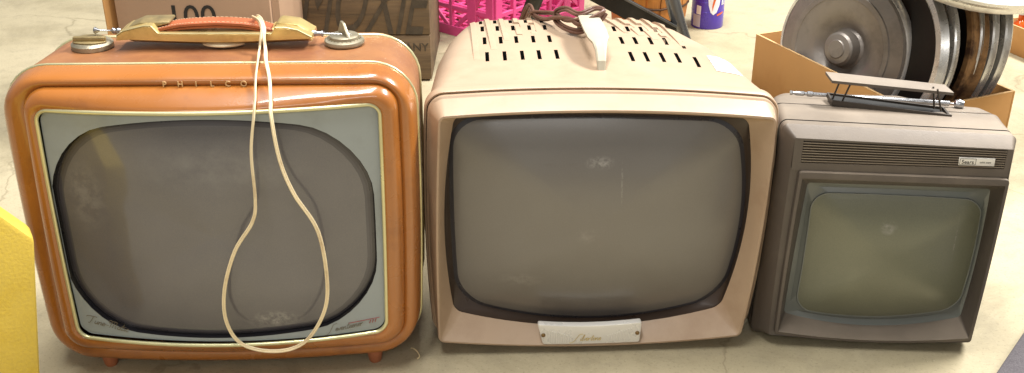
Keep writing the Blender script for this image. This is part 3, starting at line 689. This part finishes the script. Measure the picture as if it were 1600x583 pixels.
# folding handle in its tray
rz3 = Matrix.Rotation(R(0), 3, 'Z')
def z3top(x, y): return .2912 + (x + .138) / .276 * -.008 - (y - .127) * .16
ty = lambda x: .138 - (x + .058) * .15
tr = MB()
def bar(a, b, w, h): # bar between two points, width in y
    rings = []
    for p in (a, b): rings.append([Vector((p[0], p[1] - w / 2, p[2] - h / 2)), Vector((p[0], p[1] - w / 2, p[2] + h / 2)), Vector((p[0], p[1] + w / 2, p[2] + h / 2)), Vector((p[0], p[1] + w / 2, p[2] - h / 2))])
    return loft(rings, True, True)
xa, xb = -.0670, .0720
tr.add(bar((xa, .0975, .2955), (xb, .0760, .2885), .0022, .0065)).add(bar((xa, .1290, .2935), (xb, .1070, .2865), .0022, .0060))
tr.add(bar((xa, .1130, .2935), (xa + .0022, .1130, .2935), .0335, .006)).add(bar((xb - .0022, .0915, .2868), (xb, .0915, .2868), .0335, .006))
TR_ = tr.build('handle_tray', M['brownd'], T3)
one('tray_floor', bar((xa + .002, .1130, .2936), (xb - .002, .0915, .2862), .030, .0012), M['black'], TR_)
hz = MB()
hp = [Vector((-.0749, .118, .3282)), Vector((.0696, .112, .3172)), Vector((.0745, .090, .3150)), Vector((-.0715, .092, .3262))]
hz.add(loft([hp, [p - Vector((0, 0, .0035)) for p in hp]], True, True))
hg = hz.build('folding_handle', M['brown'], T3)
for x, y, dx in ((-.0640, .113, .008), (-.0550, .103, .010), (.0640, .092, -.012), (.0580, .100, -.008)):
    one('strut', tube([(x, y, .2900), (x + dx * .8, y - .002, .3190)], .0012, 6), M['brownd'], hg)
# telescopic aerial lying behind the handle
one('aerial', lathe([(0, 0), (.0028, 0), (.0028, .003), (.0018, .004), (.0022, .006), (.0030, .008), (.0030, .017), (.0022, .018), (.0022, .021), (.0034, .0215), (.0034, .028), (.0026, .029), (.0026, .100), (.0032, .101), (.0032, .196), (.0012, .197), (.0012, .202), (.0050, .203), (.0062, .208), (.0050, .213), (0, .2145)], (-.1110, .139, .2915), (1, -.06, -.0250), 14), M['chrome'], T3)
one('side_knob', lathe([(0, 0), (.017, 0), (.018, .002), (.0175, .006), (.015, .008), (0, .008)], (.131, .058, .252), (1, 0, 0), 28), M['black'], T3)
for x in (-.118, .103):
    for y in (.045, .2):
        one('foot', box((x, y, .006), (.016, .014, .012), .002), M['brownd'], T3)

# ------------------------------------------------------------------ box with number, behind the orange set
def carton(P, h, th, mat, edge, parent, parts=('panel',)):
    """open carton from four floor corners; each wall a slab"""
    c = sum((Vector(p) for p in P), Vector((0, 0))) / 4
    for i in range(4):
        a, b = Vector(P[i]), Vector(P[(i + 1) % 4]); d = (b - a).normalized(); nn = Vector((-d.y, d.x))
        if nn.dot(c - a) < 0: nn = -nn
        q = [a, b, b + nn * th - d * th * (1 if i % 2 else 0), a + nn * th + d * th * (1 if i % 2 else 0)]
        if i % 2: q = [a + d * (th + .0004), b - d * (th + .0004), b - d * (th + .0004) + nn * th, a + d * (th + .0004) + nn * th]
        else: q = [a, b, b + nn * th, a + nn * th]
        mb = MB().add(prism([tuple(p) for p in q], .0005, h, 'z', .0005), mat)
        rb_ = prism([tuple(p) for p in [q[0].lerp(q[1], .002), q[1].lerp(q[0], .002), q[2].lerp(q[3], .002), q[3].lerp(q[2], .002)]], h + .0001, h + .0012, 'z')
        mb.add(rb_, edge); mb.build('panel', None, parent)
    one('bottom_panel', prism([tuple(Vector(p).lerp(c, .02)) for p in P], .0006, .004, 'z'), mat, parent)
C1 = empty('carton', 'brown cardboard carton printed with the number 100 behind the orange television', 'cardboard box', (-.56, 1.82, 0), 0)
o1 = box((0, .14, .165), (.272, .28, .33), .002); one('carton_body', o1, M['cardpale'], C1)
MB().add(upright(text_vf('100', .060, .0003, offset=.0002, spacing=1.0), (-.004, -.0010, .2045))).build('printed_number', M['ink'], C1)
one('carton_flap', prism([(-.140, .03), (-.152, -.012), (-.150, -.013), (-.1375, .028)], .01, .33, 'z'), M['card'], C1)
one('carton_flap', prism([(.1375, .010), (.149, .014), (.149, .017), (.1375, .013)], .01, .33, 'z'), M['cardpale'], C1)

# ------------------------------------------------------------------ stencilled wooden crate
C2 = empty('wooden_crate', 'dark wooden crate stencilled MOXIE in faded black lettering', 'crate', (-.318, 2.10, 0), 0)
for k in range(3): one('side_board', box((.0155, .008, .052 + k * .097), (.270, .014, .0955), .0015), M['wood'], C2)
one('end_board', box((-.1345, .138, .1475), (.030, .272, .290), .002), M['redwood'], C2)
one('end_board', box((.1435, .14, .1465), (.0145, .250, .288), .002), M['wood'], C2)
one('side_board', box((.0155, .272, .1465), (.270, .012, .285), .0015), M['wood'], C2)
one('bottom_board', box((.0155, .14, .010), (.268, .248, .010), .0015), M['wood'], C2)
v, f = text_vf('MOXIE', .185, .0004, shear=.42, offset=0, spacing=.95)
v = [(x * .47, y, z) for x, y, z in v]
mb = MB().add(upright((v, f), (.008, .0000, .104), R(-1)))
mb.add(upright(text_vf('COMPANY', .024, .0003, offset=.0003), (.088, .0002, .0665)))
# stencil serifs
mb.build('stencil_lettering', M['woodink'], C2)

# ------------------------------------------------------------------ magenta milk crate
C3 = empty('milk_crate', 'magenta plastic milk crate with open lattice sides standing behind the televisions', 'crate', (-.04, 2.33, 0), R(49.5))
W = .33; Hc = .28
def wallm(a, b):
    mb = MB(); a = Vector(a); b = Vector(b); d = (b - a).normalized(); L = (b - a).length; nn = Vector((-d.y, d.x)); ang = atan2(d.y, d.x); rt = Matrix.Rotation(ang, 3, 'Z')
    def pc(s, z, ls, lz, dy=0., th=.008, roty=0.):
        p = a + d * s + nn * dy; mb.add(box((p.x, p.y, z), (ls, th, lz), .001, 1, rot=rt @ Matrix.Rotation(roty, 3, 'Y')))
    pc(L / 2, .012, L, .024, th=.012); pc(L / 2, Hc - .014, L, .028, th=.014); pc(L / 2, .200, L, .012); pc(L / 2, .068, L, .010)
    for s in (.010, L - .010): pc(s, Hc / 2, .022, Hc - .002, th=.013)
    for k in range(1, 5): pc(L * k / 5, Hc / 2, .010 if k % 2 else .026, Hc - .02, th=.010)
    for k in range(5):
        pc(L * (k + .5) / 5, .134, .125, .012, th=.006, roty=R(66 if k % 2 else -66)); pc(L * (k + .5) / 5, .040, .066, .010, th=.006, roty=R(-40 if k % 2 else 40))
        pc(L * (k + .5) / 5, .166, .060, .008, th=.006)
    return mb
for a, b in (((0, 0), (W, 0)), ((W, 0), (W, W)), ((W, W), (0, W)), ((0, W), (0, 0))): wallm(a, b).build('lattice_side', M['magenta'], C3)
mb = MB()
for k in range(9): mb.add(box((W * (k + .5) / 9, W / 2, .008), (.010, W - .02, .008), .001, 1)); mb.add(box((W / 2, W * (k + .5) / 9, .0065), (W - .02, .010, .005), .001, 1))
mb.build('lattice_floor', M['magenta'], C3)
# dark tube standing in for an unidentified black mass behind the cord
hs = smooth_path([(.020, 2.22, .012), (.030, 2.18, .10), (.060, 2.16, .19), (.095, 2.17, .27), (.10, 2.22, .33)], 6)
tag(one('black_tube', tube(hs, .017, 14), M['blackmetal']), 'black tube standing in for a dark shape in front of the magenta milk crate', 'black_tube')

# ------------------------------------------------------------------ black metal stand and steel leg
F1 = empty('folding_stand', 'black flat metal bar and bent grey tube of a folding stand by the wooden tub', 'stand', (.30, 1.92, 0))
mb = MB()
def flatbar(a, b, w_, t_):
    a = Vector(a); b = Vector(b); d = (b - a).normalized(); s = Vector((0, 1, 0)).cross(d).normalized(); q = Vector((0, 1, 0)); rings = []
    for p in (a, b): rings.append([p + s * w_ + q * t_, p + s * w_ - q * t_, p - s * w_ - q * t_, p - s * w_ + q * t_])
    return loft(rings, True, True)
one('flat_bar', flatbar((-.38, -.02, .372), (-.006, -.02, .170), .0165, .008), M['blackmetal'], F1)
one('bar_edge', flatbar((-.372, -.031, .3865), (.002, -.031, .1845), .0018, .003), M['steel'], F1)
one('bent_tube', tube(smooth_path([(-.036, 0, .36), (-.020, 0, .30), (-.008, -.005, .24), (.014, -.01, .17), (.050, -.015, .08), (.082, -.02, .016), (.082, -.02, .0155)], 6), .0135, 18), M['steel'], F1, 60)
one('rubber_foot', lathe([(0, 0), (.019, 0), (.019, .022), (.017, .026), (0, .026)], (.083, -.02, 0)), M['blackmetal'], F1)
# red-brown board lying behind the sets
tag(one('board', box((.19, 2.22, .040), (.24, .025, .08), .003), M['boardred']), 'red brown wooden board on edge between the milk crate and the wooden tub', 'board')

# ------------------------------------------------------------------ stave tub
T4 = empty('wooden_tub', 'orange brown wooden stave tub with thin wire hoop beside the violet can', 'tub', (.318, 2.42, 0))
ns = 18
for k in range(ns):
    a0 = 2 * pi * k / ns + .012; a1 = 2 * pi * (k + 1) / ns - .012; rings = []
    for z, r in ((.0, .080), (.10, .091), (.23, .104)):
        rings.append([Vector((r * cos(a0), r * sin(a0), z)), Vector((r * 1.012 * cos((a0 + a1) / 2), r * 1.012 * sin((a0 + a1) / 2), z)), Vector((r * cos(a1), r * sin(a1), z)), Vector(((r - .009) * cos(a1), (r - .009) * sin(a1), z)), Vector(((r - .009) * cos(a0), (r - .009) * sin(a0), z))])
    one('stave', loft(rings, True, True), M['stave'], T4, 30)
for z, r in ((.085, .0905), (.19, .1018)): one('wire_hoop', tube([(r * cos(R(a)), r * sin(R(a)), z + .002 * sin(a)) for a in range(0, 360, 10)], .0028, 6, True), M['wire'], T4, 60)
one('tub_floor', lathe([(0, .012), (.076, .012), (.076, .02), (0, .02)]), M['stave'], T4)

# ------------------------------------------------------------------ violet can
K = empty('can', 'violet cylindrical can with white emblem and orange lettering on the bare floor', 'can', (.470, 2.49, 0))
rc = .0385
one('can_body', lathe([(0, 0), (rc - .001, 0), (rc, .002), (rc, .040), (rc + .0006, .041), (rc, .042), (rc, .064), (rc + .0006, .065), (rc, .066), (rc, .128), (0, .128)], n=56), M['violet'], K, 30)
one('lid', lathe([(0, .1282), (rc + .0012, .1282), (rc + .0012, .136), (rc - .001, .137), (0, .134)], n=48), M['canwhite'], K)
def wrap(poly, r, t=.0004):  # polygon (angle_deg, z) dense grid onto cylinder
    bm = bmesh.new(); vs = [bm.verts.new((p[0], p[1], 0)) for p in poly]; bm.faces.new(vs); bmesh.ops.triangulate(bm, faces=bm.faces)
    bmesh.ops.subdivide_edges(bm, edges=bm.edges, cuts=3, use_grid_fill=True); bm.verts.index_update()
    v = [((r + t) * sin(R(p.co.x)), -(r + t) * cos(R(p.co.x)), p.co.y) for p in bm.verts]; f = [tuple(q.index for q in fc.verts) for fc in bm.faces]; bm.free(); return v, f
one('white_emblem', wrap([(10, .036), (22, .042), (32, .060), (34, .078), (26, .096), (10, .102), (-6, .096), (-12, .078), (-8, .058), (0, .042)], rc, .0008), M['canwhite'], K)
one('orange_swoosh', wrap([(6, .045), (10, .058), (12, .072), (20, .085), (16, .085), (7, .072), (4, .058)], rc, .0013), M['canorange'], K)
one('orange_lettering', wrap([(24, .0325), (52, .0375), (52, .0420), (24, .0370)], rc, .0010), M['canorange'], K)
one('price_panel', wrap([(-66, .006), (-34, .004), (-34, .034), (-66, .034)], rc, .0008), M['cangrey'], K)
one('white_panel', wrap([(-52, .036), (-34, .035), (-34, .056), (-52, .057)], rc, .0008), M['canwhite'], K)
for k in range(2): one('white_letter', wrap([(42 + k * 11, .058), (48 + k * 11, .058), (48 + k * 11, .094), (42 + k * 11, .094)], rc, .0008), M['canwhite'], K)

# ------------------------------------------------------------------ carton of wheel covers
PA, PB, PC = Vector((.490, 2.060)), Vector((.665, 1.650)), Vector((.875, 1.740)); PD = PA + PC - PB
hb = .115
C5 = empty('carton', 'open brown cardboard carton holding wheel covers behind the small television', 'cardboard box', (.68, 1.9, 0))
loc = Vector((.68, 1.9)); carton([p - loc for p in (PA, PB, PC, PD)], hb, .004, M['card'], M['cardedge'], C5)
nrm = Vector((-.78, -.60, .16)).normalized()
# profile radial(r, height along the outward normal)
def disc(label, name, center, nv, prof, mat, cat='wheel cover', parts=(), group='wheel covers standing in the carton'):
    root = empty(name, label, cat, center, 0, group)
    one(name + '_dish' if parts else 'dish', lathe([(a_ * .79, b_ * .87) for a_, b_ in prof], (0, 0, 0), nv, 72), mat, root, 30)
    for pn, pp, pmx in parts: one(pn, lathe([(a_ * .79, b_ * .87) for a_, b_ in pp], (0, 0, 0), nv, 72), pmx, root, 40)
    return root
c1 = Vector((.598, 1.880, .145))
disc('large dull grey wheel cover with deep round hub, frontmost in the carton', 'wheel_cover', c1, nrm,
     [(0, .002), (.020, .002), (.022, .0), (.034, -.002), (.039, -.006), (.042, -.030), (.048, -.034), (.058, -.030), (.072, -.016), (.095, -.009), (.118, -.006), (.120, -.0045), (.132, -.0045), (.134, -.007), (.150, -.009), (.164, -.012), (.170, -.020), (.170, -.024), (.150, -.013), (.1, -.014), (.06, -.053), (0, -.05)], M['wheel'],
     parts=[('chrome_lip', [(.1685, -.016), (.172, -.014), (.178, -.020), (.180, -.028), (.176, -.030), (.1685, -.022)], M['wheelchrome'])])
ax = Vector((.905, .425, 0)).normalized()
def rim_prof(r, w, lip=.012):
    return [(r - .010, -w), (r - .002, -w - .002), (r, -w + .001), (r - .003, -w * .75), (r - .006, -w * .5), (r - .003, -w * .28), (r, -.003), (r - .002, 0), (r - lip, .001), (r - lip - .006, -.004), (r - lip - .008, -w * .5), (r - .014, -w + .002), (r - .010, -w)]
spec = [
    ('widest bright chrome trim ring, right behind the frontmost grey cover', (.716, 1.700, .176), .150, .018, 'wheelchrome', 'darkwheel', (-.92, -.34, .16)),
    ('second chrome ring, between the bright trim ring and the rusty rim', (.744, 1.715, .178), .154, .010, 'wheelchrome', 'darkwheel', (-.93, -.32, .15)),
    ('brown rusty wheel rim standing in the middle of the carton', (.776, 1.725, .178), .158, .036, 'rust', 'darkwheel', (-.93, -.30, .14)),
    ('thin chrome wheel ring touching the right side of the rusty rim', (.794, 1.735, .178), .160, .007, 'wheelchrome', 'darkwheel', (-.93, -.28, .14)),
    ('pitted chrome wheel ring with rough inner edge, second from the right end', (.818, 1.742, .180), .160, .012, 'wheelchrome', 'wheel', (-.93, -.26, .13)),
    ('rightmost chrome wheel ring, leaning on the end of the carton', (.845, 1.755, .182), .162, .014, 'wheelchrome', 'wheel', (-.94, -.26, .12)),
]
for lab_, E_, r, wd, m1, m2, nv in spec:
    nv = Vector(nv).normalized(); t_ = Vector((-nv.y, nv.x, 0)).normalized()
    c = Vector(E_) - t_ * (r if t_.y < 0 else -r); c.z = r * .985 + .006
    root = empty('wheel_ring', lab_, 'wheel ring', c, 0, 'wheel rings standing in the carton')
    one('outer_ring', lathe(rim_prof(r, wd), (0, 0, 0), nv, 80), M[m1], root, 30)
    one('web', lathe([(r - .016, -wd * .6), (.11, -wd * .8), (.06, -wd * .5), (.03, -wd * .5), (.03, -wd * .62), (.06, -wd * .62), (.11, -wd * .95), (r - .016, -wd * .75)], (0, 0, 0), nv, 60), M[m2], root, 30)
# bent clips inside the rings
# chrome ring lying on top
tn = Vector((.05, -.42, .90)).normalized()
rt_ = empty('trim_ring', 'wide polished chrome trim ring lying across the top of the carton', 'wheel ring', (.775, 1.800, .385))
one('outer_ring', lathe([(.196, -.008), (.200, -.001), (.199, .004), (.190, .008), (.178, .007), (.170, .002), (.168, -.004), (.172, -.006), (.182, -.002), (.190, -.003), (.192, -.010), (.190, -.022), (.186, -.026), (.188, -.010)], (0, 0, 0), tn, 90), M['wheelchrome'], rt_, 40)
one('dark_dish', lathe([(.168, -.003), (.12, -.018), (.06, -.024), (0, -.024), (0, -.028), (.12, -.023), (.168, -.007)], (0, 0, 0), tn, 60), M['darkwheel'], rt_, 40)

# ------------------------------------------------------------------ carton of bottles at the far right
a = Vector((1.100, 2.330)); b = Vector((1.190, 2.070)); dd = (b - a); nn = Vector((-dd.y, dd.x)).normalized(); nn = nn if nn.x > 0 else -nn
C6 = empty('carton', 'low cardboard carton with a round printed emblem at the right edge', 'cardboard box', (a.x, a.y, 0))
carton([Vector((0, 0)), dd, dd + nn * .22, nn * .22], .062, .003, M['card'], M['cardedge'], C6)
ev = Vector((dd.x, dd.y, 0)).normalized(); en = -Vector((nn.x, nn.y, 0))
pc_ = Vector((dd.x * .10, dd.y * .10, .036)) + en * .0008
def emb(r0, r1): return lathe([(r0, 0), (r1, 0), (r1, .0004), (r0, .0004), (r0, 0)], pc_, en, 28)
one('round_emblem', MB().add(emb(.0085, .0105)).add(emb(.0, .0055)).__dict__ and (lambda m_: (m_.v, m_.f))(MB().add(emb(.0085, .0105)).add(emb(.0, .0055))), M['script'], C6)
bl = ['red brown glass bottle with white cap in the right-hand carton', 'dark red glass bottle behind the first in the right-hand carton', 'short orange glass jar in the corner of the right-hand carton']
for k, (s, t, r, hgt, mt) in enumerate(((.32, .05, .026, .082, 'redglass'), (.20, .12, .030, .088, 'redglass'), (.10, .035, .016, .074, 'orangeglass'))):
    p = a + dd * s + nn * t; B = empty('bottle', bl[k], 'bottle', (p.x, p.y, .005), 0, 'bottles in the right-hand carton')
    one('glass', lathe([(0, 0), (r, 0), (r, hgt * .62), (r * .85, hgt * .74), (r * .45, hgt * .82), (r * .45, hgt), (0, hgt)], n=24), M[mt], B)
    one('cap', lathe([(0, hgt + .0005), (r * .52, hgt + .0005), (r * .52, hgt + .012), (0, hgt + .012)], n=20), M['capwhite'], B)

# ------------------------------------------------------------------ foreground corners
yb = prism([(-.36, 0), (-.033, 0), (.003, .245), (-.034, .294), (-.056, .305), (-.36, .312)], .0, .034, 'y', .006)
yo = one('panel_case', yb, M['yellow']); yo.location = (-.498, .97, .001); yo.rotation_euler = (0, 0, R(30)); tag(yo, 'bright yellow fibre case cut off by the left edge of the picture', 'case')
so = one('dark_case', box((.20, -.02, .025), (.40, .50, .048), .004), M['slate'])
so.rotation_euler = (0, 0, R(51 - 90 + 90)); so.location = (0, 0, 0)
d0 = Vector((.555, 1.008)); d1 = Vector((.627, 1.097)); dr = (d1 - d0).normalized(); ang = atan2(dr.y, dr.x)
so.rotation_euler = (0, 0, ang); cn = d0 + dr * .1; off = Matrix.Rotation(ang, 2) @ Vector((.20, -.02 + .25))
so.location = (cn.x - off.x, cn.y - off.y, .0012); tag(so, 'dark slate cloth covered case at the lower right corner', 'case')
tw = one('plastic_twist', tube(smooth_path([(-.128, 1.128, .0015), (-.124, 1.123, .004), (-.119, 1.117, .0035), (-.116, 1.110, .002), (-.118, 1.105, .0014)], 5), .0009, 6), M['twig'])
tag(tw, 'tiny pale plastic twist lying on the floor by the orange television foot', 'scrap')
